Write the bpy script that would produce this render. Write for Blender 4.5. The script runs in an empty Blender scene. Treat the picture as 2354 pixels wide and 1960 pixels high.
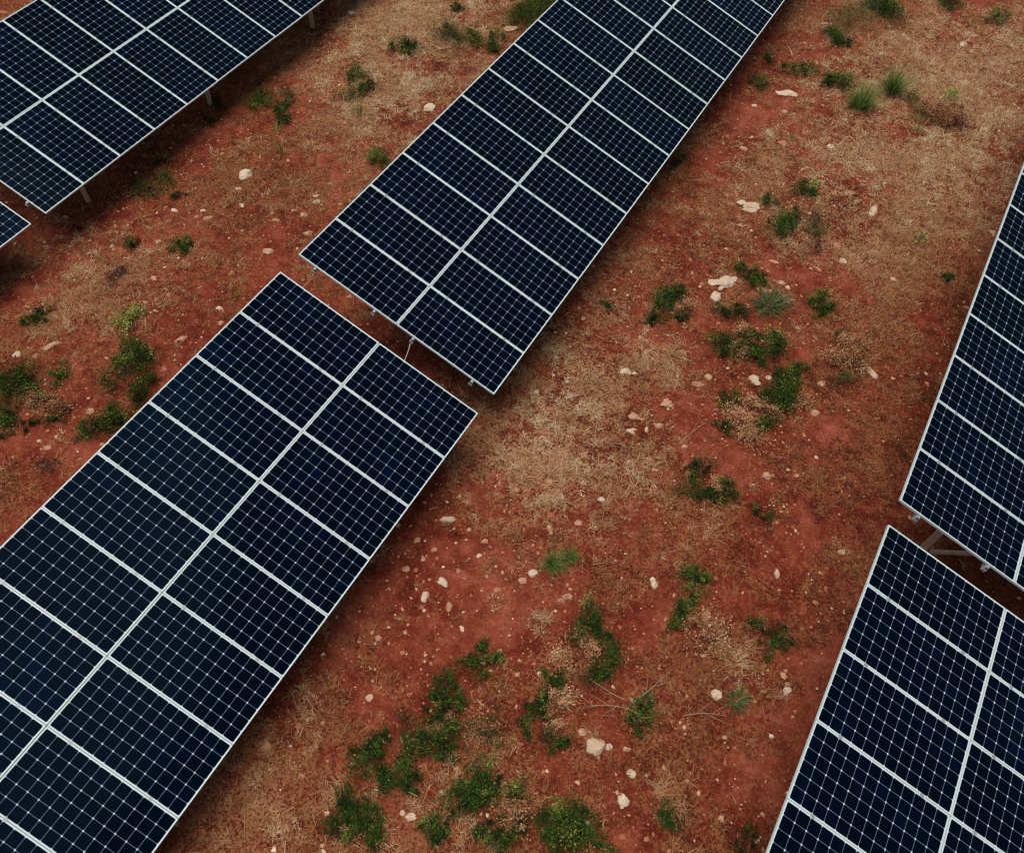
import bpy, math, random
import numpy as np
from mathutils import Matrix, Vector
C = bpy.data.collections.new("place"); bpy.context.scene.collection.children.link(C)
SC = bpy.context.scene
rng = np.random.default_rng(7)

# ------------------------------------------------------------------ camera (solved from the panel grid)
W, H, F = 2354., 1960., 1971.74
RA, RB, RG = 0.57998, 0.455456, 0.083932
Z0 = 12.5
TH, K = -0.295266, 1.965293
def rotm(a, b, g):
    Rx = np.array([[1,0,0],[0,math.cos(a),-math.sin(a)],[0,math.sin(a),math.cos(a)]])
    rz = lambda t: np.array([[math.cos(t),-math.sin(t),0],[math.sin(t),math.cos(t),0],[0,0,1]])
    return rz(b) @ Rx @ rz(g)
R = rotm(RA, RB, RG)
cam = bpy.data.objects.new("camera", bpy.data.cameras.new("camera"))
C.objects.link(cam)
cam.matrix_world = Matrix([list(R[0])+[0], list(R[1])+[0], list(R[2])+[Z0], [0,0,0,1]])
cam.data.sensor_width = 36; cam.data.lens = 36*F/W; cam.data.clip_end = 3000; cam.data.clip_start = .1
SC.camera = cam

def project(P):
    q = (np.asarray(P) - np.array([0,0,Z0])) @ R
    d = np.maximum(-q[...,2], .5)
    return W/2 + F*q[...,0]/d, H/2 - F*q[...,1]/d

# ------------------------------------------------------------------ noise and terrain
def hash2(ix, iy, s):
    n = (ix.astype(np.int64)*374761393 + iy.astype(np.int64)*668265263 + s*974634777) & 0x7fffffff
    n = ((n ^ (n >> 13))*1274126177) & 0x7fffffff
    return ((n ^ (n >> 16)) & 0xffff)/65535.0
def vnoise(x, y, s=0):
    ix, iy = np.floor(x), np.floor(y); fx, fy = x-ix, y-iy
    fx = fx*fx*(3-2*fx); fy = fy*fy*(3-2*fy)
    a, b = hash2(ix,iy,s), hash2(ix+1,iy,s); c, d = hash2(ix,iy+1,s), hash2(ix+1,iy+1,s)
    return (a*(1-fx)+b*fx)*(1-fy) + (c*(1-fx)+d*fx)*fy - .5
def fbm(x, y, s=0, o=4):
    t, a = 0, 1.
    for i in range(o):
        t = t + a*vnoise(x+17.3*i, y-9.1*i, s+i); x, y, a = x*2.03, y*2.03, a*.5
    return t
def gz(x, y):
    x = np.asarray(x, float); y = np.asarray(y, float)
    u = np.clip(x, -24, 9) + 5.7
    z = .0367*u - .0025*u*u
    z = z + .10*fbm(x*.35, y*.35, 3, 3) + .05*fbm(x*1.6, y*1.6, 11, 3)
    return z + .022*fbm(x*6., y*6., 23, 2)
def ground_at(u, v, up=0.):
    d = R @ np.array([(u-W/2)/F, -(v-H/2)/F, -1.])
    z = 0.
    for _ in range(8):
        P = np.array([0,0,Z0]) + d*((z-Z0)/d[2]); z = float(gz(P[0], P[1])) + up
    return P[0], P[1], z-up

# straw cover, estimated over the visible field
STRAW = ["555555479755555556666","444443586444444456788","444555675544443457888","555555554444444567886",
"576544454444456556984","698632464444654435764","664332334445754335664","221122222246542336754",
"211222222367643345654","332222222378631246644","322222221134553235433","222222221013433444333",
"333333320012355543333","444444421024357533333","444445433344355633333","555556655643345666444",
"666668655554355555444","555566666565546555555"]
SG = np.array([[int(ch) for ch in r] for r in STRAW])/9.
def blerp(G, px, py):
    h, w = G.shape
    gx = np.clip(px/W*21 - .5, 0, w-1.001); gy = np.clip(py/H*17.5 - .5, 0, h-1.001)
    ix, iy = gx.astype(int), gy.astype(int); fx, fy = gx-ix, gy-iy
    return (G[iy,ix]*(1-fx)+G[iy,ix+1]*fx)*(1-fy) + (G[iy+1,ix]*(1-fx)+G[iy+1,ix+1]*fx)*fy
def straw_at(x, y):
    px, py = project(np.stack([x, y, np.zeros_like(x)], -1))
    s = blerp(SG, px, py)
    return np.clip(s*1.05 - .12 + .70*fbm(x*.9, y*.9, 41, 4) + .62*fbm(x*3.1, y*3.1, 57, 3) + .50*fbm(x*8, y*8, 63, 2), 0, 1)
PALE = [(960,80,260,1),(880,170,150,.5),(2150,560,330,1),(1950,300,330,.6),(2250,150,200,.7),(1330,960,260,.7),(1240,1070,130,.8),
        (1690,1530,90,.6),(560,1850,170,.5),(200,620,160,.4),(1400,740,150,.4)]
def pale_at(x, y):
    px, py = project(np.stack([x, y, np.zeros_like(x)], -1))
    t = np.zeros_like(px)
    for a,b,r,w in PALE: t = t + w*np.exp(-((px-a)**2+(py-b)**2)/(2*(r*.7)**2))
    return np.clip(t + .35*fbm(x*1.1, y*1.1, 77, 3), 0, 1)

BROWN = [(2060,850,260,.45),(1900,1020,200,.25),(1700,1700,260,.4),(1780,1430,200,.3),(2230,640,160,.4),(560,1700,120,.15)]
def brown_at(x, y):                                    # stands of red brown stubble
    px, py = project(np.stack([x, y, np.zeros_like(x)], -1))
    return sum(w*np.exp(-((px-a)**2+(py-b)**2)/(2*(r*.7)**2)) for a,b,r,w in BROWN)

# ------------------------------------------------------------------ mesh helpers
def mesh_np(name, V, Fs, attrs=None, smooth=False, uv=None):
    me = bpy.data.meshes.new(name); V = np.asarray(V, np.float32); Fs = np.asarray(Fs, np.int32)
    n, k = Fs.shape
    me.vertices.add(len(V)); me.vertices.foreach_set("co", V.ravel())
    me.loops.add(n*k); me.loops.foreach_set("vertex_index", Fs.ravel())
    me.polygons.add(n); me.polygons.foreach_set("loop_start", np.arange(0, n*k, k, dtype=np.int32))
    me.polygons.foreach_set("use_smooth", np.full(n, smooth))
    for a, d in (attrs or {}).items():
        at = me.attributes.new(a, 'FLOAT', 'POINT'); at.data.foreach_set("value", np.asarray(d, np.float32).ravel())
    if uv is not None:
        l = me.uv_layers.new(name="cells"); l.data.foreach_set("uv", np.asarray(uv, np.float32)[Fs.ravel()].ravel())
    me.update(); me.validate(); return me
def obj(name, me, mat=None, parent=None, loc=None, rot=None):
    o = bpy.data.objects.new(name, me); C.objects.link(o)
    if mat is not None and me is not None and not me.materials: me.materials.append(mat)
    if parent: o.parent = parent
    if loc is not None: o.location = loc
    if rot is not None: o.rotation_euler = rot
    return o
def tag(o, label=None, cat=None, group=None, kind=None):
    if label: o['label'] = label
    if cat: o['category'] = cat
    if group: o['group'] = group
    if kind: o['kind'] = kind
    return o
BF = np.array([[0,3,2,1],[4,5,6,7],[0,1,5,4],[1,2,6,5],[2,3,7,6],[3,0,4,7]])
class MB:
    def __init__(s): s.V, s.F, s.n = [], [], 0
    def add(s, V, Fq): s.V.append(np.asarray(V, float)); s.F.append(np.asarray(Fq)+s.n); s.n += len(V)
    def box(s, lo, hi, M=None, at=(0,0,0)):
        x0,y0,z0 = lo; x1,y1,z1 = hi
        V = np.array([[x0,y0,z0],[x1,y0,z0],[x1,y1,z0],[x0,y1,z0],[x0,y0,z1],[x1,y0,z1],[x1,y1,z1],[x0,y1,z1]], float)
        if M is not None: V = V @ np.asarray(M).T
        s.add(V+np.asarray(at), BF)
    def bar(s, a, b, w, h, up=(0,0,1)):
        a, b = np.asarray(a,float), np.asarray(b,float); d = b-a; L = np.linalg.norm(d); d /= L
        x = np.cross(d, up); x /= np.linalg.norm(x); y = np.cross(x, d)
        s.box((-w/2,-h/2,0),(w/2,h/2,L), np.stack([x,y,d],1), a)
    def tube(s, pts, rad, n=6):
        pts = np.asarray(pts, float); m = len(pts); rad = np.broadcast_to(rad, (m,)); V = []
        for i in range(m):
            d = pts[min(i+1,m-1)]-pts[max(i-1,0)]; d /= np.linalg.norm(d)+1e-9
            x = np.cross(d, (.3,.2,.93)); x /= np.linalg.norm(x)+1e-9; y = np.cross(d, x)
            for k in range(n):
                a = 2*math.pi*k/n; V.append(pts[i]+rad[i]*(math.cos(a)*x+math.sin(a)*y))
        Q = [[i*n+k, i*n+(k+1)%n, (i+1)*n+(k+1)%n, (i+1)*n+k] for i in range(m-1) for k in range(n)]
        Q += [[0,1,2,3],[0,3,4,5],[(m-1)*n+3,(m-1)*n+2,(m-1)*n+1,(m-1)*n],[(m-1)*n+5,(m-1)*n+4,(m-1)*n+3,(m-1)*n]] if n == 6 else []
        s.add(V, Q)
    def mesh(s, name, smooth=False): return mesh_np(name, np.concatenate(s.V), np.concatenate(s.F), smooth=smooth)

# ------------------------------------------------------------------ materials
class N:
    def __init__(s, name):
        s.m = bpy.data.materials.new(name); s.m.use_nodes = True; s.t = s.m.node_tree; s.b = s.t.nodes["Principled BSDF"]
    def n(s, ty, ins=None, **kw):
        d = s.t.nodes.new(ty)
        for k, v in kw.items(): setattr(d, k, v)
        for k, v in (ins or {}).items(): s.set(d, k, v)
        return d
    def set(s, d, k, v):
        if isinstance(v, bpy.types.NodeSocket): s.t.links.new(v, d.inputs[k])
        else:
            if isinstance(v, tuple) and len(v) == 3 and d.inputs[k].type == 'RGBA': v = (*v, 1)
            d.inputs[k].default_value = v
    def math(s, op, a, b=0., c=False):
        return s.n("ShaderNodeMath", {0:a, 1:b}, operation=op, use_clamp=c).outputs[0]
    def mix(s, f, a, b):
        d = s.n("ShaderNodeMix", data_type='RGBA'); s.set(d, 0, f); s.set(d, 6, a); s.set(d, 7, b); return d.outputs[2]
    def noise(s, vec, sc, det=4, ro=.6, w=0):
        d = s.n("ShaderNodeTexNoise", {"Scale":sc, "Detail":det, "Roughness":ro}); 
        if vec is not None: s.set(d, "Vector", vec)
        return d.outputs[0]
    def ramp(s, f, stops, interp='LINEAR'):
        d = s.n("ShaderNodeValToRGB"); s.set(d, 0, f); d.color_ramp.interpolation = interp; e = d.color_ramp.elements
        while len(e) < len(stops): e.new(.5)
        for i, (p, c) in enumerate(stops):
            e[i].position = p; e[i].color = (c, c, c, 1) if isinstance(c, (int, float)) else (*c, 1)
        return d.outputs[0]
    def attr(s, a): return s.n("ShaderNodeAttribute", attribute_name=a).outputs["Fac"]
    def bump(s, h, st, dist): return s.n("ShaderNodeBump", {"Height":h, "Strength":st, "Distance":dist}).outputs[0]
    def out(s, **kw):
        for k, v in kw.items(): s.set(s.b, k.replace("_", " "), v)
        return s.m

def soil_mat():
    m = N("red_soil"); pos = m.n("ShaderNodeNewGeometry").outputs["Position"]
    big = m.noise(pos, .55, 5, .6); mid = m.noise(pos, 3.2, 5, .65); fine = m.noise(pos, 15, 6, .8); grit = m.noise(pos, 60, 3, .75)
    c = m.ramp(m.math('ADD', m.math('MULTIPLY', big, .5), m.math('MULTIPLY', mid, .5)),
               [(.36,(.065,.008,.005)),(.46,(.165,.025,.013)),(.57,(.29,.063,.034)),(.68,(.41,.125,.070))])
    st = m.attr("straw"); pl = m.attr("pale")
    n1 = m.noise(pos, 24, 2, .6); n2 = m.noise(pos, 62, 2, .6); n3 = m.noise(pos, 8, 3, .6)
    crumb = m.math('ADD', m.math('MULTIPLY', n1, .45), m.math('ADD', m.math('MULTIPLY', n2, .30), m.math('MULTIPLY', n3, .25)))
    # clods lighter, hollows between them darker
    rough = m.ramp(m.math('ADD', m.math('MULTIPLY', mid, .6), m.math('MULTIPLY', st, .45)), [(.30,.25),(.55,1.)])
    c = m.mix(m.math('MULTIPLY', m.ramp(crumb, [(.51,.0),(.60,.8)]), rough), c, m.mix(.5, c, (.50,.18,.10)))
    c = m.mix(m.math('MULTIPLY', m.ramp(crumb, [(.40,.9),(.50,.0)]), rough), c, (.048,.007,.004))
    # litter: crumbs of dead grass trodden into the soil
    lit = m.mix(pl, m.mix(mid, (.13,.038,.015), (.40,.165,.06)), m.mix(mid, (.25,.115,.048), (.54,.36,.18)))
    lm = m.math('MULTIPLY', m.ramp(m.math('ADD', m.math('MULTIPLY', st, .13), crumb), [(.54,0.),(.63,1.)]), .9)
    c = m.mix(lm, c, lit)
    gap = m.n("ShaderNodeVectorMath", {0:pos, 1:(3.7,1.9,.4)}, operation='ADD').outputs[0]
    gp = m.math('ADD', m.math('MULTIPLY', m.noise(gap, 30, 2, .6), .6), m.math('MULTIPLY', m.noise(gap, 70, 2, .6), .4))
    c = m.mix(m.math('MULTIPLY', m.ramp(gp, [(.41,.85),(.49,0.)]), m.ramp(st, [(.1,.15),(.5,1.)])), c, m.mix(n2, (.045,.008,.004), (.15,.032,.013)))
    # tiny grit
    vo = m.n("ShaderNodeTexVoronoi", {"Vector":pos, "Scale":30.}); 
    sel = m.n("ShaderNodeSeparateColor", {0:vo.outputs["Color"]})
    g = m.math('MULTIPLY', m.ramp(vo.outputs["Distance"], [(.16,1.),(.26,0.)]), m.ramp(sel.outputs[0], [(.82,0.),(.86,1.)]))
    c = m.mix(m.math('MULTIPLY', g, .85), c, m.mix(sel.outputs[1], (.50,.20,.10), (.70,.50,.35)))
    h = m.math('ADD', crumb, m.math('MULTIPLY', g, .3))
    return m.out(Base_Color=c, Roughness=.95, Specular_IOR_Level=.1, Normal=m.bump(h, 1., .07))
def blade_mat(name, stops, rough=.85, trans=.0):
    m = N(name); t = m.attr("tint")
    c = m.ramp(t, stops)
    if trans: m.set(m.b, "Subsurface Weight", 0.)
    return m.out(Base_Color=c, Roughness=rough, Specular_IOR_Level=.2)
def rock_mat(name, a, b, stain=(.30,.10,.055), amount=.8):
    m = N(name); tc = m.n("ShaderNodeTexCoord").outputs["Object"]; oi = m.n("ShaderNodeObjectInfo")
    off = m.n("ShaderNodeVectorMath", {0:tc, 1:oi.outputs["Location"]}, operation='ADD').outputs[0]
    n1 = m.noise(off, 9, 6, .65); n2 = m.noise(off, 40, 4, .7)
    c = m.mix(m.ramp(n1, [(.35,0.),(.65,1.)]), a, b)
    c = m.mix(m.ramp(n2, [(.55,0.),(.75,.6)]), c, tuple(x*.55 for x in a))
    c = m.mix(m.ramp(m.noise(off, 5, 4, .6), [(.43,0.),(.60,amount)]), c, stain)
    return m.out(Base_Color=c, Roughness=.9, Specular_IOR_Level=.2, Normal=m.bump(m.math('ADD', n1, m.math('MULTIPLY', n2, .4)), .8, .02))
def metal_mat(name, col, rough, metal, dirt=None):
    m = N(name); tc = m.n("ShaderNodeTexCoord").outputs["Object"]; n = m.noise(tc, 14, 5, .6)
    c = m.mix(m.ramp(n, [(.35,0.),(.75,.5)]), col, dirt or tuple(x*.75 for x in col))
    return m.out(Base_Color=c, Roughness=rough, Metallic=metal, Specular_IOR_Level=.35)
def cell_mat():
    m = N("solar_cells"); uv = m.n("ShaderNodeUVMap", uv_map="cells").outputs[0]
    sp = m.n("ShaderNodeSeparateXYZ", {0:uv}); u, v = sp.outputs[0], sp.outputs[1]   # u: 12 cells, v: 6 cells, in cell units
    fu, fv = m.math('FRACT', u), m.math('FRACT', v)
    du = m.math('MINIMUM', fu, m.math('SUBTRACT', 1., fu)); dv = m.math('MINIMUM', fv, m.math('SUBTRACT', 1., fv))
    d = m.math('MINIMUM', du, dv)
    line = m.ramp(d, [(.0150,1.),(.0200,0.)])
    dia = m.ramp(m.math('ADD', du, dv), [(.085,1.),(.105,0.)])
    # outside of the 12 x 6 block: white backsheet margin
    eu = m.math('MAXIMUM', m.math('SUBTRACT', 0., u), m.math('SUBTRACT', u, 12.)); ev = m.math('MAXIMUM', m.math('SUBTRACT', 0., v), m.math('SUBTRACT', v, 6.))
    edge = m.ramp(m.math('ADD', m.math('MAXIMUM', eu, ev), .5), [(.498,0.),(.502,1.)])
    oi = m.n("ShaderNodeObjectInfo")
    cell = m.n("ShaderNodeCombineXYZ", {0:m.math('FLOOR', u), 1:m.math('FLOOR', v), 2:m.math('MULTIPLY', oi.outputs["Random"], 91.)}).outputs[0]
    rnd = m.n("ShaderNodeTexWhiteNoise", {0:cell}).outputs[0]
    drift = m.noise(m.n("ShaderNodeVectorMath", {0:uv, 1:m.n("ShaderNodeCombineXYZ", {0:m.math('MULTIPLY', oi.outputs["Random"], 57.)}).outputs[0]}, operation='ADD').outputs[0], .16, 2, .5)
    tone = m.math('ADD', m.math('MULTIPLY', rnd, .22), m.math('ADD', m.math('MULTIPLY', drift, .75), m.math('MULTIPLY', m.math('SUBTRACT', oi.outputs["Random"], .5), .22)))
    base = m.ramp(tone, [(.25,(.0003,.0022,.0052)),(.55,(.0004,.0029,.0085)),(.85,(.0006,.0042,.018))])
    bus = m.ramp(m.math('ABSOLUTE', m.math('SUBTRACT', m.math('FRACT', m.math('MULTIPLY', fv, 5.)), .5)), [(.43,0.),(.47,1.)])
    base = m.mix(m.math('MULTIPLY', bus, .10), base, (.02,.045,.09))
    w = m.math('MAXIMUM', line, dia)
    c = m.mix(m.math('MULTIPLY', w, .9), base, m.mix(dia, (.135,.18,.24), (.50,.58,.65)))
    c = m.mix(edge, c, (.58,.68,.68))
    tc = m.n("ShaderNodeNewGeometry").outputs["Position"]
    dust = m.math('MULTIPLY', m.ramp(m.noise(tc, 2.2, 5, .6), [(.45,0.),(.8,1.)]), .0015)
    c = m.mix(dust, c, (.45,.33,.25))
    return m.out(Base_Color=c, Roughness=.12, Specular_IOR_Level=.014, Specular_Tint=(.35,.62,1.))
M = {
 'soil': soil_mat(),
 'straw': blade_mat("dry_straw", [(0,(.09,.022,.010)),(.25,(.25,.088,.034)),(.52,(.41,.205,.095)),(.8,(.52,.335,.175)),(1,(.66,.52,.34))]),
 'green': blade_mat("shrub_leaf", [(0,(.008,.022,.003)),(.3,(.022,.055,.006)),(.62,(.062,.112,.012)),(.85,(.15,.19,.030)),(1,(.30,.26,.075))]),
 'blue': blade_mat("grey_green_leaf", [(0,(.022,.042,.014)),(.5,(.060,.092,.030)),(1,(.15,.18,.07))]),
 'olive': blade_mat("olive_leaf", [(0,(.03,.04,.010)),(.5,(.08,.095,.022)),(1,(.20,.19,.06))]),
 'grass': blade_mat("fresh_grass", [(0,(.03,.075,.012)),(.5,(.085,.16,.03)),(1,(.21,.27,.07))]),
 'yellow': blade_mat("yellow_green_leaf", [(0,(.10,.13,.02)),(.5,(.24,.27,.055)),(1,(.38,.38,.11))]),
 'pink': blade_mat("dry_pink_leaf", [(0,(.17,.05,.022)),(.5,(.40,.18,.085)),(1,(.62,.36,.20))]),
 'brown': blade_mat("dead_brown_leaf", [(0,(.035,.012,.008)),(.5,(.10,.035,.02)),(1,(.22,.09,.05))]),
 'twig': blade_mat("twig_bark", [(0,(.10,.055,.035)),(1,(.10,.055,.035))]),
 'paletwig': blade_mat("bleached_twig", [(0,(.33,.21,.135)),(1,(.33,.21,.135))]),
 'pebble': blade_mat("pebble_stone", [(0,(.28,.065,.028)),(.4,(.44,.16,.07)),(.75,(.58,.33,.19)),(1,(.72,.56,.40))]),
 'white': rock_mat("white_limestone", (.66,.55,.42), (.52,.39,.27), (.44,.19,.10), .4),
 'buff': rock_mat("buff_stone", (.56,.36,.23), (.44,.24,.14)),
 'red': rock_mat("red_stone", (.40,.15,.07), (.28,.09,.045)),
 'frame': metal_mat("anodised_frame", (.57,.67,.67), .45, .0, (.49,.56,.55)),
 'cell': cell_mat(),
 'galv': metal_mat("galvanised_steel", (.36,.37,.37), .5, .3),
 'post': metal_mat("dusty_galvanised_post", (.50,.40,.29), .65, .0, (.34,.20,.12)),
 'cable': metal_mat("pale_cable_sleeve", (.62,.5,.45), .6, .0),
 'back': metal_mat("white_backsheet", (.6,.6,.58), .6, .0),
}

# ------------------------------------------------------------------ ground
def axis(lo, hi, st, far):
    a = np.arange(lo, hi+1e-6, st); out = []; d = st; x = 0
    while x < far: d *= 1.22; x += d; out.append(x)
    out = np.array(out); return np.concatenate([(lo-out)[::-1], a, hi+out])
gx, gy = axis(-23, 10, .07, 900), axis(-5, 29, .07, 900)
X, Y = np.meshgrid(gx, gy); xs, ys = X.ravel(), Y.ravel()
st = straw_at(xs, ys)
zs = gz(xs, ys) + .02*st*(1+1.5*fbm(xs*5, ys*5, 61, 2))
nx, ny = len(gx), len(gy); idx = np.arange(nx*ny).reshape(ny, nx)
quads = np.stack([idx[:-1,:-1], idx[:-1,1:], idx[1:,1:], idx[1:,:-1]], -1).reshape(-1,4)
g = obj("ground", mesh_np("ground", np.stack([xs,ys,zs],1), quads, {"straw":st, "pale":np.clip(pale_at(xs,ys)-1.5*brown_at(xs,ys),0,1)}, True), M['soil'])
tag(g, "red brown bare earth of the field, littered with dry grass", "ground", kind="structure")

# ------------------------------------------------------------------ dry grass, one uncountable mat
def blades(P, az, el, L, w, tint, curl=.0):
    """tapered three-sided blades: root pair, bend pair, tip"""
    n = len(P); d = np.stack([np.cos(az)*np.cos(el), np.sin(az)*np.cos(el), np.sin(el)], 1)
    s = np.stack([-np.sin(az), np.cos(az), np.zeros(n)], 1)*(w/2)[:,None]
    tilt = rng.normal(0, .35, n)[:,None]; s = s + np.array([0,0,1.])*tilt*(w/2)[:,None]
    mid = P + d*(L*.55)[:,None]; tip = P + d*L[:,None]
    tip[:,2] -= curl*L*rng.uniform(.3,1,n)
    V = np.stack([P-s, P+s, mid+s*.8, mid-s*.8, tip], 1).reshape(-1,3); b = np.arange(n)*5
    T = np.concatenate([np.stack([b,b+1,b+2],1), np.stack([b,b+2,b+3],1), np.stack([b+3,b+2,b+4],1)])
    return V, T, np.repeat(tint, 5)
def field_points(n):
    # more where the view sees it, some around
    x = rng.uniform(-22, 9, n); y = rng.uniform(-4, 28, n)
    px, py = project(np.stack([x,y,np.zeros(n)],-1))
    k = (px > -350) & (px < W+350) & (py > -350) & (py < H+350)
    return x[k], y[k]
def straw_tufts(n0, per, spread, lmin, lvar, thr, pw, tint_shift):
    x, y = field_points(n0)
    sv = straw_at(x, y); keep = rng.random(len(x)) < np.clip((sv-thr)*1.15, .015, 1)**pw
    clump = fbm(x*6.5, y*6.5, 91, 3); keep &= rng.random(len(x)) < np.clip(.50+2.2*clump, .08, 1)
    x, y, sv, clump = x[keep], y[keep], sv[keep], clump[keep]; n = len(x)
    ct = .24 + .36*pale_at(x, y) + .12*sv + .25*clump + .55*fbm(x*2.4, y*2.4, 101, 3) + rng.normal(0, .18, n) + tint_shift - .8*brown_at(x, y)
    k = np.repeat(np.arange(n), per); m = len(k); az = rng.uniform(0, 6.283, m); rr = np.abs(rng.normal(0, spread, m))
    bx, by = x[k]+np.cos(az)*rr, y[k]+np.sin(az)*rr
    P = np.stack([bx, by, gz(bx, by)+.012], 1)
    size = rng.uniform(.6, 1.3, n)[k]
    return blades(P, az+rng.normal(0,.7,m), np.clip(rng.normal(.55,.4,m), -.05, 1.4), (lmin+rng.gamma(2.5, lvar, m))*size,
                  rng.uniform(.004,.010,m), np.clip(ct[k]+rng.normal(0,.11,m), 0, 1), .25)
parts = [straw_tufts(420000, 9, .028, .025, .016, .07, 1.25, 0.), straw_tufts(260000, 2, .05, .05, .03, .02, 1.1, -.02)]
V = np.concatenate([p[0] for p in parts]); T = np.concatenate([parts[0][1], parts[1][1]+len(parts[0][0])]); tt = np.concatenate([p[2] for p in parts])
o = obj("dry_grass", mesh_np("dry_grass", V, T, {"tint":tt}), M['straw'])
tag(o, "matted dry straw coloured grass covering much of the red soil", "dry grass", kind="stuff")

# ------------------------------------------------------------------ gravel, one uncountable scatter
x, y = field_points(140000)
k = rng.random(len(x)) < np.clip(.20 - .12*straw_at(x,y) + .65*np.maximum(fbm(x*.8,y*.8,131,3)-.05,0), .03, 1); x, y = x[k], y[k]; n = len(x)
r = np.minimum(.006 + rng.gamma(1.15, .0082, n), .06)
O6 = np.array([[1,0,0],[.3,.9,0],[-.8,.6,0],[-.9,-.5,0],[.2,-1,0],[.1,.1,.75],[0,0,-.5]])
a = rng.uniform(0,6.283,n); sx = rng.uniform(.7,1.4,n); J = O6[None] + rng.normal(0,.16,(n,7,3)); J[:,:,0] *= sx[:,None]
V = np.stack([J[:,:,0]*np.cos(a)[:,None]-J[:,:,1]*np.sin(a)[:,None], J[:,:,0]*np.sin(a)[:,None]+J[:,:,1]*np.cos(a)[:,None], J[:,:,2]], -1)*r[:,None,None]
V += np.stack([x, y, gz(x,y)+.012], 1)[:,None,:]
T1 = np.array([[i,(i+1)%5,5] for i in range(5)] + [[(i+1)%5,i,6] for i in range(5)])
T = (T1[None] + (np.arange(n)*7)[:,None,None]).reshape(-1,3)
tint = np.repeat(np.clip(rng.normal(.50,.26,n),0,1), 7)
o = obj("gravel", mesh_np("gravel", V.reshape(-1,3), T, {"tint":tint}), M['pebble'])
tag(o, "small pinkish pebbles and grit strewn over the soil", "gravel", kind="stuff")

# ------------------------------------------------------------------ solar arrays
S = np.array([math.cos(TH), 0, math.sin(TH)]); U = np.array([0,1.,0]); NN = np.array([-math.sin(TH), 0, math.cos(TH)])
PW, PL = .993, K-.012
def frame_mesh():
    b = MB(); w, t, l = .017, .04, PL
    b.box((0,0,-t),(l,w,0)); b.box((0,PW-w,-t),(l,PW,0)); b.box((0,w,-t),(w,PW-w,0)); b.box((l-w,w,-t),(l,PW-w,0))
    me = b.mesh("panel_frame"); return me
def glass_mesh():
    w = .015; g = .004; V = [[w,w,-.005],[PL-w,w,-.005],[PL-w,PW-w,-.005],[w,PW-w,-.005],[w,w,-.011],[PL-w,w,-.011],[PL-w,PW-w,-.011],[w,PW-w,-.011]]
    m0 = w+g; cu = (PL-2*m0)/12; cv = (PW-2*m0)/6
    uv = [[(p[0]-m0)/cu, (p[1]-m0)/cv] for p in V]
    return mesh_np("cell_sheet", V, BF, uv=uv)
FM, GM = frame_mesh(), glass_mesh(); FM.materials.append(M['frame']); GM.materials.append(M['cell'])
RAILS = [.18, .785, 1.18, 1.785]
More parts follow.
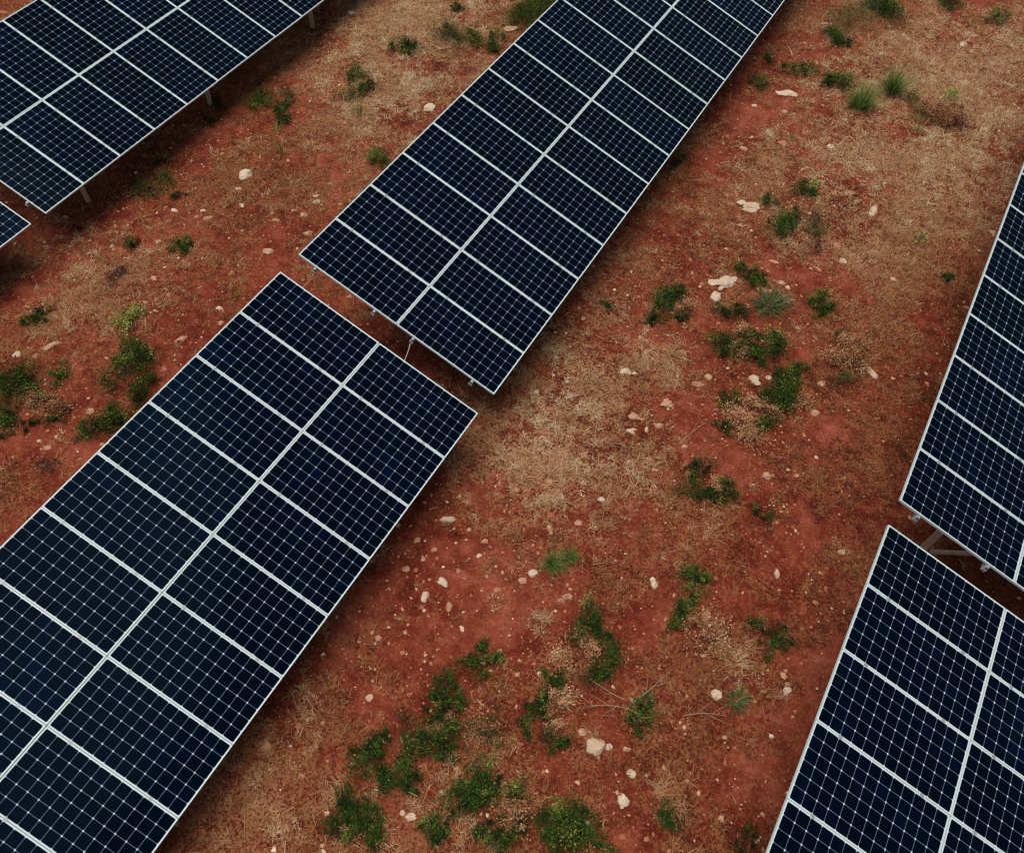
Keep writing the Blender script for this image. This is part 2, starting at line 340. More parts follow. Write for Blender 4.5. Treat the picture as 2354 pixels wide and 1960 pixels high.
def array(label, O, i0, i1, post_i, cable=False):
    O = np.array(O) + np.array([0,0,Z0])
    mid = O + S*K + U*(i0+i1)/2; base = np.array([mid[0], mid[1], float(gz(mid[0], mid[1]))])
    root = tag(obj("solar_array", None, loc=base), label, "solar panels", "tilted solar arrays on the red field")
    L = lambda p: np.asarray(p) - base
    proto = None
    for i in range(i0, i1):
        for j in (0, 1):
            wob = rng.normal(0, .0012, 3)
            p = L(O + S*(j*K + .006) + U*(i + .0035)) + NN*wob[0]
            rot = (wob[1], -TH + wob[2], 0)
            if proto is None:
                pn = obj("solar_panel", GM, None, root, p, rot); fr = obj("frame", FM, None, pn); proto = (pn, fr)
            else:
                pn = proto[0].copy(); C.objects.link(pn); pn.parent = root; pn.location = p; pn.rotation_euler = rot
                fr = proto[1].copy(); C.objects.link(fr); fr.parent = pn
    cl = None
    for i in range(i0+1, i1):
        for s in RAILS:
            p = L(O + S*s*K + U*i + NN*.001)
            if cl is None:
                b = MB(); b.box((-.025,-.020,-.001),(.025,.020,.004)); b.box((-.006,-.006,.004),(.006,.006,.010)); cl = obj("clamp", b.mesh("clamp"), M['galv'], root, p, (0,-TH,0))
            else:
                q = cl.copy(); C.objects.link(q); q.parent = root; q.location = p
    for s in RAILS:
        b = MB(); e0, e1 = (.05, -.05) if i0 == 0 else (-.05, -.05)
        a0 = L(O + S*s*K + U*(i0-e0) - NN*.085); a1 = L(O + S*s*K + U*(i1+e1) - NN*.085)
        b.bar(a0, a1, .05, .08, NN)
        b.bar(a0 + NN*.042 - U*.0, a0 + NN*.042 + U*.05, .035, .05, NN)
        b.bar(a0 - NN*.02 - S*.035, a0 - NN*.02 + S*.035, .02, .05, NN)
        obj("rail", b.mesh("rail"), M['galv'], root)
    xl = 2*K*math.cos(TH) - .55; xh = .95
    for t in post_i:
        b = MB(); y = U*t
        b.bar(L(O + S*.25 + y - NN*.175), L(O + S*(2*K-.2) + y - NN*.175), .045, .10, NN)
        obj("beam", b.mesh("beam"), M['galv'], root)
        for xx in (xl, xh):
            top = O + S*(xx/math.cos(TH)) + y - NN*.20; bot = np.array([top[0], top[1], float(gz(top[0], top[1]))-.3])
            b = MB()   # C section
            h = top[2]-bot[2]
            b.box((.037,-.036,0),(.045,.036,h), None, L(bot))
            b.box((-.045,-.036,0),(.037,-.028,h), None, L(bot)); b.box((-.045,.028,0),(.037,.036,h), None, L(bot))
            b.box((-.045,-.028,0),(-.037,-.014,h), None, L(bot)); b.box((-.045,.014,0),(-.037,.028,h), None, L(bot))
            obj("post", b.mesh("post"), M['post'], root)
        hz = O + S*(xh/math.cos(TH)) + y; g0 = float(gz(hz[0], hz[1]))
        b = MB(); b.bar(L(np.array([hz[0]+.05, hz[1], g0+.55])), L(O + S*1.95 + y - NN*.23), .05, .05, U)
        obj("brace", b.mesh("brace"), M['post'], root)
    if cable:
        b = MB(); p0 = O + S*RAILS[2]*K + U*(i0-.07) - NN*.12
        ts = np.linspace(0, 1, 14)
        pts = [L(p0 + np.array([-.10*t+.05*math.sin(3*t), -.42*t + .05*math.sin(5*t), -.75*t*t-.10*t])) for t in ts]
        b.tube(pts, .009, 6); obj("cable", b.mesh("cable", True), M['cable'], root)
    return root
array("dark blue array filling the top left corner, two slim posts visible under its lower edge", (-17.384,6.578,-10.915), 0, 14, (1.25,5.1,8.95,12.7))
array("array sliver cut off by the left picture edge, only one corner showing", (-17.40,6.24,-10.915), -4, 0, (-1.2,))
array("long array in the upper middle with a pale cable hanging from its near end", (-7.624,7.134,-10.324), 0, 17, (1.3,5.1,8.9,12.7), True)
array("large near array at the lower left, its top corner facing the middle gap", (-7.669,6.711,-10.3755), -11, 0, (-1.3,-5.1,-8.9))
array("array leaving at the right edge, braces seen below its near end", (2.223,7.793,-10.2185), 0, 13, (.55,4.4,8.2,12.))
array("array in the lower right corner, narrow gap above its top end", (2.188,7.320,-10.184), -8, 0, (-1.3,-5.1))

# ------------------------------------------------------------------ plants
GK = {'g':'green','k':'green','o':'olive','y':'yellow','p':'pink','b':'brown','u':'blue'}
def leaf_cloud(c, r, kind, out):
    """one lobe: leaves gathered in uneven sprays"""
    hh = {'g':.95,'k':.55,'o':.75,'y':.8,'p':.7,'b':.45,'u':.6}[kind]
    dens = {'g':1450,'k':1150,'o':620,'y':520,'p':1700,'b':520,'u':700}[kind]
    n = int(dens*(r/.3)**2)+30; ns = max(5, int(15*r/.3))
    a = rng.uniform(0,6.283,ns); q = np.sqrt(rng.random(ns))*.86
    cz = np.sqrt(np.maximum(1-q*q,0))*rng.uniform(.25,1.,ns)*hh*r
    SCn = np.stack([np.cos(a)*q*r*rng.uniform(.8,1.2), np.sin(a)*q*r*rng.uniform(.8,1.2), cz],1)
    k = rng.integers(0,ns,n); sp = r*rng.uniform(.08,.33,ns)
    P = SCn[k] + rng.normal(0,1,(n,3))*sp[k][:,None]*np.array([1,1,.75]); P[:,2] = np.abs(P[:,2])+.01
    fl = rng.random(n) < .09; P[fl] = P[fl]*np.array([1.35,1.35,.12])        # fallen leaves round the foot
    ll = {'g':.034,'k':.030,'o':.030,'y':.042,'p':.034,'b':.030,'u':.03}[kind]
    L = ll*rng.uniform(.6,1.4,n); w = L*rng.uniform(.4,.62,n)
    d = rng.normal(0,1,(n,3)) + (P-np.array([0,0,.2*r]))/r*1.1; d[:,2] += .25; d /= np.linalg.norm(d,axis=1)[:,None]
    s = np.cross(d, rng.normal(0,1,(n,3))+np.array([0,0,1.2])); s /= np.linalg.norm(s,axis=1)[:,None]+1e-9
    V = np.stack([P-d*(L/2)[:,None], P+s*(w/2)[:,None], P+d*(L/2)[:,None], P-s*(w/2)[:,None]],1)+np.asarray(c)
    b = np.arange(n)*4; T = np.concatenate([np.stack([b,b+1,b+2],1), np.stack([b,b+2,b+3],1)])
    ca, sa = math.cos(a[0]), math.sin(a[0]); ax = rng.uniform(1., 1.35); G = np.array([[ca,-sa,0],[sa,ca,0],[0,0,1]])
    V = ((V-np.asarray(c)) @ G * np.array([ax,1/ax,1]) @ G.T) + np.asarray(c)
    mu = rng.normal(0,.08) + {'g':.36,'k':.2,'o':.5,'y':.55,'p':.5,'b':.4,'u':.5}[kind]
    st = rng.normal(0,.24,ns); tint = np.clip(mu + st[k] + rng.normal(0,.15,n), 0, 1)
    out.setdefault(GK[kind], []).append((V.reshape(-1,3), T, np.repeat(tint,4)))
    tw = MB(); out.setdefault('twig', []).append(tw)
    for i in range(min(ns, 9)):
        e = SCn[i]*.9; m_ = e*.5+np.array([0,0,.08*r])+rng.normal(0,.02,3)
        tw.tube(np.array([[0,0,-.02], m_, e])+np.asarray(c), [.006,.0045,.002], 6)
def tuft(c, r, kind, out):
    """blades fanning from a base: t green, s straw, r stiff grey-green rosette, v sparse yellow stalks"""
    n = int({'t':150,'s':150,'r':90,'v':16}[kind]*max(.5,(r/.25)))
    if kind == 's':                                    # loose, wind-thrown: several small crowns of different height and lean
        nb = 7; ca = rng.uniform(0,6.283,nb); cr = r*np.sqrt(rng.random(nb))*.85; q = rng.integers(0,nb,n)
        lean = rng.uniform(0,6.283); az = rng.uniform(0,6.283,n); az = np.where(rng.random(n) < .45, lean+rng.normal(0,.6,n), az)
        P = np.stack([np.cos(ca[q])*cr[q], np.sin(ca[q])*cr[q], np.full(n,-.01)],1) + np.asarray(c) + rng.normal(0,.10*r,(n,3))*np.array([1,1,0])
        hs = rng.uniform(.45,1.1,nb)
        V, T, tt = blades(P, az, np.clip(rng.normal(.5,.35,n),0,1.4), r*.75*hs[q]*rng.uniform(.5,1.2,n), rng.uniform(.0035,.008,n),
                          np.clip(rng.normal(.58,.13,nb)[q]+rng.normal(0,.12,n),0,1), .3)
        out.setdefault('straw', []).append((V,T,tt)); return
    az = rng.uniform(0,6.283,n); el = np.clip(rng.normal({'t':.95,'s':.6,'r':.5,'v':1.2}[kind], .3, n), .05, 1.5)
    rr = r*rng.uniform(0,.35,n); P = np.stack([np.cos(az)*rr, np.sin(az)*rr, np.full(n,-.01)],1)+np.asarray(c)
    L = r*rng.uniform(.6,1.35,n)*(1.5 if kind == 't' else 1.); w = {'t':.008,'s':.006,'r':.015,'v':.012}[kind]*rng.uniform(.7,1.3,n)
    V, T, tt = blades(P, az+rng.normal(0,.4,n), el, L, w, np.clip(rng.normal({'t':.5,'s':.72,'r':.6,'v':.5}[kind],.2,n),0,1), {'t':.25,'s':.3,'r':.08,'v':.12}[kind])
    out.setdefault({'t':'grass','s':'straw','r':'blue','v':'yellow'}[kind], []).append((V,T,tt))
PART = {'green':'foliage','olive':'foliage','yellow':'foliage','blue':'foliage','pink':'dry_foliage','brown':'dry_foliage','grass':'blades','straw':'dry_blades'}
def plant(name, label, cat, group, lobes):
    pts = []
    for kind, u, v, r in lobes:
        x, y, z = ground_at(u, v, 0.); dist = math.sqrt(x*x+y*y+(Z0-z)**2); rw = r*dist/F*1.32
        x, y, z = ground_at(u, v, rw*.38); pts.append((kind, x, y, z, rw))
    b = np.array([np.mean([p[1] for p in pts]), np.mean([p[2] for p in pts])]); b = np.array([*b, float(gz(*b))])
    out = {}
    for kind, x, y, z, rw in pts:
        (tuft if kind in 'tsrv' else leaf_cloud)(np.array([x,y,z+.012])-b, rw, kind, out)
    items = []
    for mk, lst in out.items():
        if mk == 'twig': items += [('stem', q.mesh('stem', True), M['twig']) for q in lst]; continue
        off = 0; Vs, Ts, As = [], [], []
        for V, T, A in lst: Vs.append(V); Ts.append(T+off); As.append(A); off += len(V)
        items.append((PART[mk], mesh_np(mk, np.concatenate(Vs), np.concatenate(Ts), {"tint":np.concatenate(As)}), M[mk]))
    if len(items) == 1:
        o = obj(name, items[0][1], items[0][2], loc=b)
    else:
        o = obj(name, None, loc=b)
        for nm, me, ma in items: obj(nm, me, ma, o)
    return tag(o, label, cat, group)
GS, GT, GD = "low green shrubs scattered on the red soil", "grass tufts and weeds between the arrays", "dried out shrubs on the red soil"
SHRUBS = [
# between the upper left array and the middle arrays
("small dark green shrub alone on soil, yellow weed just below it",[('g',644,267,20)]),
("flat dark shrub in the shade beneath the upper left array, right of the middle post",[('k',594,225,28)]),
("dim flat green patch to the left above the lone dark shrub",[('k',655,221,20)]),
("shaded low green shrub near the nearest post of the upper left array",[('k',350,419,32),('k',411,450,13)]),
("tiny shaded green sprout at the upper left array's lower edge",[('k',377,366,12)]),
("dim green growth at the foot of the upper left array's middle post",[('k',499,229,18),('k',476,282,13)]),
("tiny narrow green shrub left of the wide grassy one, by straw",[('g',303,556,14)]),
("wide low green shrub on bare red soil left of the upper middle array",[('g',408,562,15),('g',430,570,14)]),
("green shrub half cut by the top edge against the upper middle array",[('g',1215,32,34),('g',1254,10,30)]),
("sprawling olive and green shrub in pale straw near the top",[('o',1028,76,34),('g',1035,70,14),('g',1079,91,21)]),
("narrow dark green shrub below a pale stone beside the upper middle array",[('g',1140,93,19),('g',1140,108,14)]),
("green shrub of two lobes in pale straw, left of the olive one",[('g',920,106,17),('g',943,104,17)]),
("tiny green sprig above the pale straw near the top edge",[('k',1047,17,15)]),
("tall leggy green plant of three tufts amid straw with yellow stems",[('g',818,168,18),('g',829,205,22),('o',790,220,20),('v',826,250,30)]),
("green shrub peeping out behind the left edge of the upper middle array",[('g',868,366,20),('o',866,352,18)]),
# right of upper middle array
("small dark shrub tucked against the right edge of the upper middle array",[('k',1561,362,17)]),
("blue green shrub cut by the top edge, largest of the top row",[('u',1998,8,30),('g',2028,6,20)]),
("small green shrub just right below the one cut by top edge",[('g',2053,30,22)]),
("dark green shrub almost hidden by the top edge, far right",[('g',2186,0,20)]),
("curved dark green shrub below a pale log-like stone",[('g',1908,76,13),('g',1920,94,14),('k',1942,90,16)]),
("faint pale green sparse bush near the top edge",[('o',1958,40,34)]),
("compact dark green shrub between two flatter ones, upper right field",[('g',1836,157,19)]),
("wide dark green shrub with yellowish top left of bright grass",[('g',1928,186,22),('g',1902,186,13),('o',1908,179,12)]),
("dark olive shrub close to the upper middle array's right edge",[('k',1742,186,17),('o',1757,192,15)]),
("faint dark sprig above the dark olive shrub by the array",[('k',1767,133,12)]),
("olive tuft under the bright grass with yellow blades at its foot",[('o',2118,262,18),('v',2114,290,26)]),
("small olive sprig left above the rusty dry bush",[('o',2099,225,17)]),
("sparse light green sprig above the rusty dry bush",[('y',2183,225,18)]),
("small green bush under a pale stick in the top right corner",[('g',2292,42,14),('o',2302,30,12)]),
("feathery green sprig of low branches right of the white rubble",[('g',1845,436,20),('y',1870,428,13)]),
("tiny green shrub right above the patch of white rubble",[('g',1771,461,14)]),
("dense dark green shrub leaning up right, olive shrub beside it",[('g',1798,518,27),('g',1816,498,20)]),
("sprawling olive shrub right of the dense dark green one",[('o',1874,508,27),('o',1866,530,16)]),
("faint light green sprig in thick pale straw at right",[('y',2116,549,11)]),
("tiny dark shrub alone in straw near the right hand array",[('k',2177,634,14)]),
("green branching shrub above the spiky rosette and right of white rocks",[('g',1702,614,16),('g',1730,632,22),('k',1750,638,14)]),
# left field
("small slanting green shrub on bare soil at far left",[('g',80,736,16),('g',97,718,13)]),
("upper of two touching dense dark green shrubs left of the near array",[('g',312,808,32)]),
("lower of two touching dense dark green shrubs left of the near array",[('g',284,850,36)]),
("dark shrub partly hidden by the near array's left edge",[('g',331,890,26),('k',322,915,16)]),
("large dark green shrub cut by the left picture edge",[('g',30,872,34),('g',55,885,24)]),
("small yellowish green bush alone right of the large left edge shrub",[('o',131,856,20),('g',134,864,14)]),
("loose olive shrub with dry bits below the large left edge shrub",[('o',80,909,26),('p',92,915,18)]),
("dark shrub stack cut by the left edge, below the large one",[('g',8,932,18),('g',10,966,22),('k',10,1000,14)]),
("thin olive shrub dotted with dry flowers, lower left field",[('p',122,938,22),('k',126,958,15),('k',69,968,15)]),
("long dark green shrub running along the near array's left edge",[('g',266,956,24),('g',228,978,30),('k',186,995,18)]),
# middle right field
("bright green irregular shrub with bare patch at its right",[('g',1523,700,32),('g',1557,676,20),('g',1504,734,14),('g',1570,722,16),('p',1578,705,18)]),
("faint dark sprig in straw left of the bright irregular shrub",[('k',1393,703,15)]),
("small dark green shrub with yellowish centre right of the rosette",[('g',1884,690,24),('o',1882,690,12),('g',1884,716,14)]),
("little dark green shrub left below the spiky rosette",[('g',1691,717,22)]),
("grey green sprout beside the white rocks",[('u',1649,703,15)]),
("pair of tall green shrubs around a pink dry one",[('g',1660,792,28),('g',1746,786,34),('g',1740,812,26),('p',1703,770,26),('p',1700,800,20),('y',1770,772,18)]),
("large feathery green shrub with pink dry blooms at its base",[('g',1797,905,34),('g',1815,868,26),('g',1838,850,16),('g',1788,930,24),('g',1672,917,21),('p',1706,966,34),('p',1756,940,24),('p',1836,918,22),('g',1748,980,20),('g',1664,984,17)]),
("ring of green shrub around a pale dry middle on bare red soil",[('g',1606,1074,23),('g',1598,1124,26),('g',1672,1122,22),('p',1645,1120,22),('k',1650,1142,18),('p',1575,1080,14)]),
("small green sprig under the ring shaped shrub",[('g',1729,1166,11)]),
("small dark sprig lower right of the ring shaped shrub",[('k',1767,1190,14)]),
("dim olive sprig above the big pink dry bush",[('o',1939,770,17)]),
("dull olive shrub with dead stalks below the big pink dry bush",[('o',1939,872,22),('b',1920,880,18)]),
# bottom field
("tall green clump with straw middle and dark lower lobe",[('g',1336,1424,34),('g',1388,1460,22),('g',1388,1524,32),('o',1353,1558,24),('p',1344,1482,24),('p',1300,1522,24)]),
("green shrub with a light sprig pointing right, on open red soil",[('g',1100,1526,28),('g',1106,1502,18),('y',1135,1517,14)]),
("dark upright green shrub, yellowish leaves along its right side",[('g',1024,1578,26),('g',1030,1608,26),('g',1006,1634,19),('o',1052,1600,18)]),
("long dark green shrub curving down beside pink dry leaves",[('g',1270,1560,22),('g',1248,1602,22),('g',1230,1630,20),('g',1210,1668,17),('p',1280,1612,26),('o',1262,1654,18),('p',1275,1670,18),('g',1279,1702,24)]),
("dark green bush crossed by bleached sticks",[('g',1473,1626,26),('k',1462,1652,20),('u',1486,1606,16)]),
("broad sparse green shrub with leafy right half, lower middle",[('o',944,1680,30),('g',930,1720,17),('g',1006,1700,36),('g',1012,1730,22),('o',985,1690,22)]),
("dark green shrub of leaning lobes left of the broad sparse one",[('g',832,1738,30),('g',860,1714,26),('g',880,1696,14)]),
("rounded dark green shrub below the leaning one",[('g',917,1778,30),('g',900,1795,24),('g',942,1796,20)]),
("thin brownish olive shrub right of the broad sparse one",[('o',1115,1690,34),('p',1118,1680,26),('o',1094,1752,22)]),
("large bushy green shrub with bright crown at bottom middle",[('g',1070,1835,36),('g',1100,1822,30),('g',1119,1798,28),('y',1086,1822,20)]),
("yellowish leafy bush right of the bright crowned shrub",[('o',1180,1820,26),('y',1172,1812,16),('k',1190,1836,18)]),
("large dark shrub dotted with dry flowers near the bottom left",[('g',806,1862,32),('g',830,1900,34),('k',782,1890,32),('g',850,1880,24),('p',822,1890,22)]),
("two small green uprights side by side at the bottom",[('g',1005,1900,24),('g',1000,1920,17),('g',974,1896,16)]),
("tangled green and dry bush left of the big dark bottom shrub",[('p',1172,1862,30),('k',1172,1890,28),('g',1130,1920,24),('g',1148,1940,24),('p',1186,1880,22),('o',1140,1935,18)]),
("big dark dense green shrub near the bottom edge",[('g',1290,1905,42),('g',1316,1870,32),('g',1270,1890,26),('k',1285,1935,30)]),
("dim low green shrub cut by the bottom edge right of centre",[('k',1378,1944,24)]),
("dark olive low shrub near the bottom right of the field",[('k',1542,1884,26),('o',1530,1870,18)]),
("dim dark shrub close to the lower right array's edge, bottom",[('k',1718,1929,22)]),
("green shrub with long dark arm above a pinkish dry bush",[('g',1596,1338,26),('g',1622,1334,17),('o',1580,1325,16),('g',1575,1402,24),('g',1562,1430,18),('o',1585,1385,20)]),
("dim olive sprig right of the pinkish dry bush",[('o',1737,1428,18),('k',1742,1436,14)]),
("dark green sparse shrub near the lower right array's upper corner",[('k',1798,1460,25),('k',1767,1487,21),('o',1790,1470,18)]),
]
for lab, lobes in SHRUBS: plant("shrub", lab, "shrub", GS, lobes)
TUFTS = [
("grass_tuft","upright bright green grass tuft, tallest in the upper right field",[('t',2055,196,26),('t',2050,205,18)]),
("grass_tuft","wider green grass tuft with long yellow blades left of the tallest",[('t',1986,234,26),('t',1966,238,18),('v',1990,212,36)]),
("grass_tuft","green grassy sprout alone on smooth bare red soil",[('t',1271,1294,22),('t',1310,1282,18),('v',1285,1275,22)]),
("yellow_weed","bright yellow green weed on bare soil at left",[('y',280,742,20),('y',300,728,20),('y',318,714,15)]),
("yellow_weed","thin yellow weed stalks below the lone dark shrub",[('v',634,296,18)]),
("yellow_weed","sprawling yellow weed stalks in straw, second below the lone dark shrub",[('v',644,343,26)]),
("yellow_weed","thin yellow stalk near the top corner of the near array",[('v',541,673,24)]),
("yellow_weed","tiny yellow stalk standing in bare soil right of the upper array",[('v',1824,312,14)]),
("yellow_weed","small yellow weed on orange soil right of the green branching shrub",[('v',1847,594,14)]),
("rosette_plant","spiky grey green rosette with radiating leaves",[('r',1771,692,36),('u',1771,696,24)]),
("rosette_plant","small spiky pale rosette right of a white stone",[('r',1695,1606,24)]),
]
for nm, lab, lobes in TUFTS: plant(nm, lab, {"grass_tuft":"grass","yellow_weed":"weed","rosette_plant":"plant"}[nm], GT, lobes)
DRY = [
("dry_shrub","rusty red dry bush in straw, upper right field",[('p',2165,258,30),('b',2180,264,30),('p',2195,250,18)]),
("dry_shrub","big airy pink dry bush left of a white stone and the right array",[('p',1950,800,32),('p',1976,790,22),('p',1925,824,22),('p',1970,826,20)]),
("dry_shrub","pinkish brown dry bush below the green shrub with long arm",[('p',1622,1450,34),('p',1604,1425,24),('p',1642,1478,20),('o',1634,1440,16)]),
("dry_shrub","dark red dead clump left of the near array's top corner",[('b',262,630,24),('b',286,622,18)]),
("dry_shrub","dark dead stubble below the sprawling olive shrub",[('b',1878,560,24)]),
("dry_shrub","dark brown dead patch at the left, beside the near array",[('b',107,1066,22)]),
("straw_clump","pale fan of dry grass right of the upper array's lower corner",[('s',1553,806,34)]),
("straw_clump","pale dry grass clump above two buff stones",[('s',1546,876,30)]),
("straw_clump","spread of thin dry stalks on bare soil above the tall green clump",[('s',1249,1434,32),('s',1238,1418,24)]),
("straw_clump","pale ragged dry clump beside the lower right array",[('s',1807,1580,22)]),
("straw_clump","wide grey straw clump left of the lower right array",[('s',1706,1510,40),('s',1726,1545,36)]),
("straw_clump","tan dry tuft between the rounded shrub and bright crowned shrub",[('s',1035,1782,26)]),
("straw_clump","tan dry tuft at the bottom between the small uprights and tangle",[('s',1062,1900,30),('s',1050,1880,22)]),
("straw_clump","tall straw clump at the right of the bottom pale stones",[('s',1560,1815,40),('s',1540,1795,30)]),
("straw_clump","straw clump at the foot of the white boulder",[('s',1352,1692,26)]),
("straw_clump","straw tuft left of the large flower dotted bottom shrub",[('s',742,1850,28),('s',770,1820,28)]),
]
for nm, lab, lobes in DRY: plant(nm, lab, {"dry_shrub":"dry shrub","straw_clump":"dry grass"}[nm], GD, lobes)

# bleached sticks
def stick(label, u0, v0, u1, v1, forks=3, h=.12):
    a = ground_at(u0, v0); c = ground_at(u1, v1); a, c = np.array(a)+[0,0,.02], np.array(c)+[0,0,h]
    base = a.copy(); b = MB(); L = np.linalg.norm(c-a); n = np.cross((c-a)/L, (0,0,1))
    ts = np.linspace(0,1,7); main = np.array([a + (c-a)*t + n*.05*L*math.sin(3*t+u0) + np.array([0,0,.05*math.sin(3.1*t)]) for t in ts])-base
    b.tube(main, np.linspace(.009,.003,7), 6)
    for k in range(forks):
        i = 2+k % 4; p = main[i]; q = p + (c-a)*rng.uniform(.25,.45) + n*L*rng.uniform(.12,.3)*(1 if k % 2 else -1) + np.array([0,0,rng.uniform(-.03,.06)])
        b.tube([p, (p+q)/2+rng.normal(0,.01,3), q], [.005,.004,.002], 6)
    tag(obj("dry_branch", b.mesh("dry_branch", True), M['paletwig'], loc=base), label, "stick", "bleached dry sticks")
stick("pale stick rising right from the dark bush, longest of those crossing it", 1446,1614,1545,1545,2)
stick("pale branching stick lying left of the dark bush below the green clump", 1452,1636,1344,1622,4,.05)
stick("thin pale twig reaching up left from the dark bush", 1436,1608,1355,1568,1)
stick("forked pale twig over the lower part of the dark bush", 1440,1622,1482,1668,3)
stick("long thin pale stick on soil left of the lower right array", 1568,1648,1668,1646,3,.03)
stick("short pale twig on red soil right of the near array's corner", 1404,1020,1450,1036,2,.03)
stick("thin pale stick slanting on bare soil left of the pink based shrub", 1572,1006,1622,976,1,.04)
stick("small pale twig near the top right corner", 2283,30,2318,14,2,.05)

# ------------------------------------------------------------------ rocks
def ico(sub):
    me = bpy.data.meshes.new("t"); import bmesh; bm = bmesh.new(); bmesh.ops.create_icosphere(bm, subdivisions=sub, radius=1)
    V = np.array([v.co[:] for v in bm.verts]); T = np.array([[v.index for v in f.verts] for f in bm.faces]); bm.free(); bpy.data.meshes.remove(me); return V, T
IV, IT = ico(3)
def rock(label, u, v, a, b=None, mat='buff', ang=0., n=1):
    x, y, z = ground_at(u, v); dist = math.sqrt(x*x+y*y+(Z0-z)**2); ra = a*dist/F; rb = (b or a*.72)*dist/F
    Vs, Ts = [], []
    for q in range(n):
        s = rng.uniform(0,100,3); D = IV.copy()
        for _ in range(7):            # chip flat facets
            d = rng.normal(0,1,3); d /= np.linalg.norm(d); t = rng.uniform(.62,.88); e = D@d; D -= np.outer(np.maximum(e-t,0), d)
        f = 1+.27*fbm(IV[:,0]*1.7+s[0], IV[:,1]*1.7+IV[:,2]*1.3+s[1], 5, 3)+.08*fbm(IV[:,2]*4+s[2], IV[:,0]*4-IV[:,1]*3, 9, 2)
        D = D*f[:,None]
        sc = 1. if q == 0 else rng.uniform(.35,.6); off = (0,0) if q == 0 else rng.uniform(-1,1,2)*np.array([ra,rb])*1.25
        D = D*np.array([ra, rb, min(ra,rb)*.62])*sc*1.08
        D[:,0] += off[0]; D[:,1] += off[1]
        Vs.append(D); Ts.append(IT+q*len(IV))
    # image-plane angle -> world: camera right is rotated RB about z
    o = obj("rock", mesh_np("rock", np.concatenate(Vs), np.concatenate(Ts), smooth=False), M[mat], loc=(x,y,z+min(ra,rb)*.12), rot=(0,0,RB+RG+math.radians(ang)))
    return tag(o, label, "stone", "stones on the red soil")
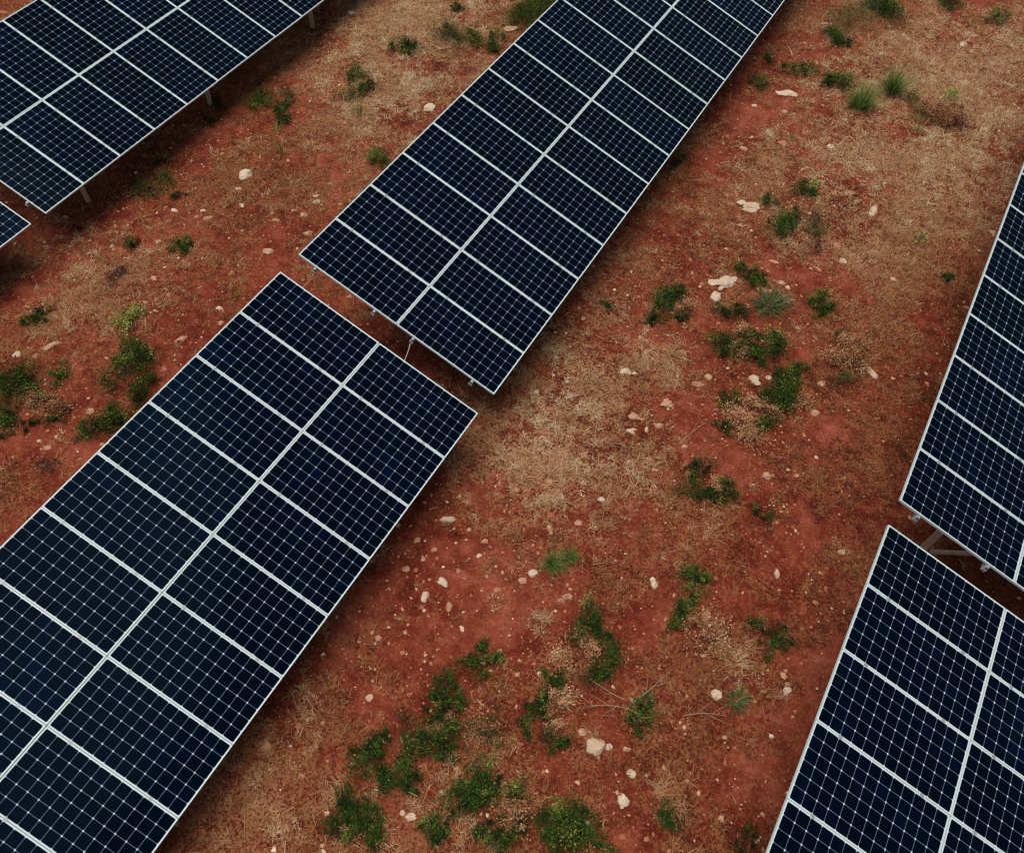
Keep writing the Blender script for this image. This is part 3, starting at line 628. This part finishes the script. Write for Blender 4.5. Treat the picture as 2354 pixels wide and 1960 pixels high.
ROCKS = [
("pale blocky stone on bare soil between the left array and upper middle array",566,404,18,14,'white',50),
("rounded buff stone on bare soil just left of the upper middle array's corner",617,579,12,9,'buff',0),
("buff stone touching the left corner of the upper middle array",710,537,11,8,'buff',20),
("oval buff stone right of the nearest post of the upper left array",478,503,10,6,'buff',25),
("small white pebble stone left of the oval buff stone",467,486,6,5,'white',0),
("small pale stone above the oval buff stone, below the blocky one",549,436,8,6,'white',0),
("pale stone near the upper middle array's left side, upper of a close pair",728,465,9,6,'white',40),
("buff stone near the upper middle array's left side, lower of a close pair",699,495,11,7,'buff',50),
("buff stone in the row of small ones left of the close pair",634,507,8,5,'buff',0),
("small buff stone beside the wide low green shrub",366,556,7,6,'buff',0),
("grey white chip in straw near the upper left array's corner",400,484,9,4,'white',-20),
("small red brown stone cut by the left edge at the top corner",8,32,9,6,'red',0),
("pale stone next to the upper edge of the upper middle array, above a shrub",1174,69,15,11,'buff',0),
("white stone touching the left side of the upper middle array",986,251,16,12,'white',30),
("pale stone in straw between the top arrays",807,32,8,6,'white',0),
("small pale stone left of the red dead clump",354,640,7,6,'buff',0),
# right upper
("flat white slab, whitest stone in the upper right field",1807,217,22,9,'white',-12),
("small buff stone below the flat white slab",1804,259,7,6,'buff',0),
("small pale stone left below the flat white slab",1733,244,6,5,'white',0),
("pale log shaped stone above the curved dark green shrub",1901,57,15,5,'buff',5),
("small white stone above the rusty dry bush",2213,105,8,7,'white',-40),
("pale stone under the tiny yellow stalk",1798,331,9,10,'buff',0),
("round cream stone in straw, upper right field",1910,339,8,7,'white',0),
("faint buff stone lying below the cream one, in reddish straw",1851,389,10,5,'buff',20),
("buff flat stone half sunk near the upper middle array's right edge",1710,343,9,6,'buff',-30),
("patch of white rubble in straw right of the upper middle array",1729,476,20,13,'white',10,5),
("slim upright white stone in the pale straw at right",2007,486,7,18,'white',-25),
("buff stone on orange soil, upper of two below the olive shrub",1924,566,7,8,'buff',0),
("white stone on orange soil, lower of two below the olive shrub",1937,600,9,7,'white',-45),
("flat pale stone left below the dead stubble",1779,602,11,4,'buff',-20),
("small flat stone right of the yellow weed on orange soil",1880,619,10,4,'buff',-40),
("large white rock, right of two beside the bright irregular shrub",1668,650,20,15,'white',20,3),
("white rock, left of two beside the bright irregular shrub",1641,650,13,9,'white',0,2),
("pale pointed rock below the two white rocks",1645,683,12,15,'white',0,2),
("buff stone by the green branching shrub's foot",1798,651,8,6,'buff',0),
("pale stone peeping out at the right array's left edge",2282,537,8,10,'buff',0),
# left field
("long grey buff stone on bare soil at far left",120,795,17,8,'buff',40),
("pale stone left of the long grey buff one",40,816,9,9,'white',40),
("small buff stone between the two pale ones at far left",86,818,8,6,'buff',30),
("buff stone on bare soil left of the near array's upper edge",419,778,12,6,'buff',20),
("round cream stone near the near array's top corner, left side",505,710,7,6,'white',0),
("buff stone above the long dark shrub at the near array",210,947,10,8,'buff',0),
("small buff stone below the thin olive shrub at left",110,1029,7,6,'buff',0),
# middle
("white stone with smaller bits right of the upper middle array's lower corner",1439,855,13,10,'white',20,3),
("lumpy pale stone above the straw clump, right of the middle field",1532,930,15,9,'buff',25,3),
("pale pinkish stone left below the lumpy one",1458,958,13,9,'buff',10,3),
("buff rubble below the lumpy pale stone",1515,980,10,8,'buff',0,2),
("pale pair of stones lying left of the buff rubble",1449,992,11,7,'white',-20,2),
("small round stone in straw facing the near array's right corner",1264,941,7,6,'buff',0),
("orange stone in the gap shadow right of the near array's corner",1119,945,10,4,'red',0),
("reddish lump in straw right of the orange stone",1168,948,9,8,'red',0),
("long cream stone beside the near array's right edge on bare soil",1031,1195,19,9,'white',0),
("rounded stone at the lower left border of the straw patch",1169,1088,9,7,'buff',0),
("round grey cream stone alone on red soil, centre of the field",1382,1149,9,8,'white',0),
("small pale stone upper right of the round grey cream one",1506,1080,8,5,'buff',0),
("pale flat stone, leaning, below the straw patch",1275,1164,9,4,'white',-35),
("reddish stone under the leaning pale flat stone",1268,1184,10,7,'red',0),
("pale upright stone below the reddish one",1264,1214,7,9,'buff',0),
("buff stone pair right of the pale upright stone",1329,1202,9,7,'buff',0,2),
("small white stone on the smooth bare soil left of the grassy sprout",1102,1277,7,5,'white',20),
("small pale stone right of the near array's corner, in straw",1233,901,7,5,'white',20),
("cream stone below the pink based feathery shrub's left side",1602,884,12,9,'buff',10,2),
("lumpy cream stone just above the left lobe of the feathery shrub",1733,872,12,10,'white',0,2),
("small yellow stone above the cream stones left of the feathery shrub",1628,867,8,9,'buff',0),
("small pale stone behind the feathery green shrub",1767,869,7,6,'white',0),
("white leaning stone below the big pink dry bush",2004,858,7,16,'white',30),
("buff stone right of the feathery shrub's tip",1889,882,12,7,'buff',20),
("rounded buff stone under the feathery shrub's right side",1872,949,11,8,'buff',0,2),
("small buff stone between the right array and the white leaning stone",2053,871,6,5,'buff',0),
("broken buff stones right of the ring shaped shrub",1764,1094,11,8,'buff',0,3),
("buff stone left of the lower right array's top corner",1935,1269,9,7,'buff',0),
# bottom
("smooth cream stone on bare soil right of the near array",978,1372,9,13,'white',-15),
("string of white chips above the smooth cream stone",1020,1338,8,15,'white',35,3),
("buff upright stone right of the smooth cream one",1033,1395,7,12,'buff',-5),
("small white chip below the buff upright stone",1062,1445,5,8,'white',25),
("pale stone on bare soil, highest of the lower middle field",1224,1317,11,9,'white',10),
("round buff stone left of the highest pale one",1201,1335,9,8,'buff',0),
("buff stone at the near array's right edge, above the white chips",934,1308,9,8,'buff',0),
("pale stone behind dry stalks above the tall green clump",1302,1372,13,8,'buff',0,2),
("pointed pale stone left of the green shrub with long arm",1502,1340,9,14,'white',10),
("small white stone on bare soil far left of the dark upright shrub",849,1603,8,7,'white',35),
("white boulder, biggest in the bottom field",1369,1715,22,19,'white',20,2),
("buff stone left above the white boulder",1340,1682,11,8,'buff',30,2),
("small pale stone right of the white boulder",1441,1722,7,6,'buff',0,2),
("white pointed stone far below the white boulder",1450,1778,10,9,'white',-20),
("white round stone right of the big dark bottom shrub",1433,1838,12,13,'white',0,2),
("white stone above the two small uprights, larger of a pair",944,1876,11,8,'white',-10),
("white stone above the two small uprights, smaller of a pair",925,1868,6,6,'white',0),
("buff stone left of the large bright crowned shrub",1016,1822,8,7,'buff',0),
("small stone right of the big dark bottom shrub, near its top",1351,1893,6,7,'white',0),
("white stone left of the small pale rosette",1647,1597,13,10,'white',-20,2),
("white chips inside the ragged dry clump beside the lower right array",1809,1586,10,7,'white',20,3),
("small cream stone above the wide grey straw clump",1617,1506,8,6,'white',0),
("pale upright stone left of the lower right array's upper edge",1786,1318,6,11,'white',-10),
]
for r_ in ROCKS: rock(r_[0], r_[1], r_[2], r_[3], r_[4], r_[5], r_[6], r_[7] if len(r_) > 7 else 1)

# ------------------------------------------------------------------ light
SUN_EL, SUN_AZ = 78., 190.     # azimuth measured from +x towards +y
sd = Vector((math.cos(math.radians(SUN_EL))*math.cos(math.radians(SUN_AZ)), math.cos(math.radians(SUN_EL))*math.sin(math.radians(SUN_AZ)), math.sin(math.radians(SUN_EL))))
sun = bpy.data.objects.new("sun", bpy.data.lights.new("sun", 'SUN')); C.objects.link(sun)
sun.rotation_euler = sd.to_track_quat('Z','Y').to_euler(); sun.data.energy = 2.5; sun.data.angle = math.radians(48); sun.data.color = (1,.95,.88)
w = bpy.data.worlds.new("World"); SC.world = w; w.use_nodes = True; nt = w.node_tree; bg = nt.nodes["Background"]
sky = nt.nodes.new("ShaderNodeTexSky"); sky.sky_type = 'NISHITA'; sky.sun_disc = False
sky.sun_elevation = math.radians(SUN_EL); sky.sun_rotation = math.radians(90-SUN_AZ)
hs = nt.nodes.new("ShaderNodeHueSaturation"); hs.inputs["Saturation"].default_value = .35
nt.links.new(sky.outputs[0], hs.inputs["Color"]); nt.links.new(hs.outputs[0], bg.inputs[0]); bg.inputs[1].default_value = .065
vs = SC.view_settings; vs.view_transform = 'Standard'; vs.look = 'None'; vs.gamma = 1; vs.exposure = 0.3
SC.cycles.max_bounces = 6; SC.cycles.diffuse_bounces = 2
SC.cycles.use_adaptive_sampling = True; SC.cycles.adaptive_threshold = .02; SC.cycles.time_limit = 420
SC.cycles.filter_width = 1.3
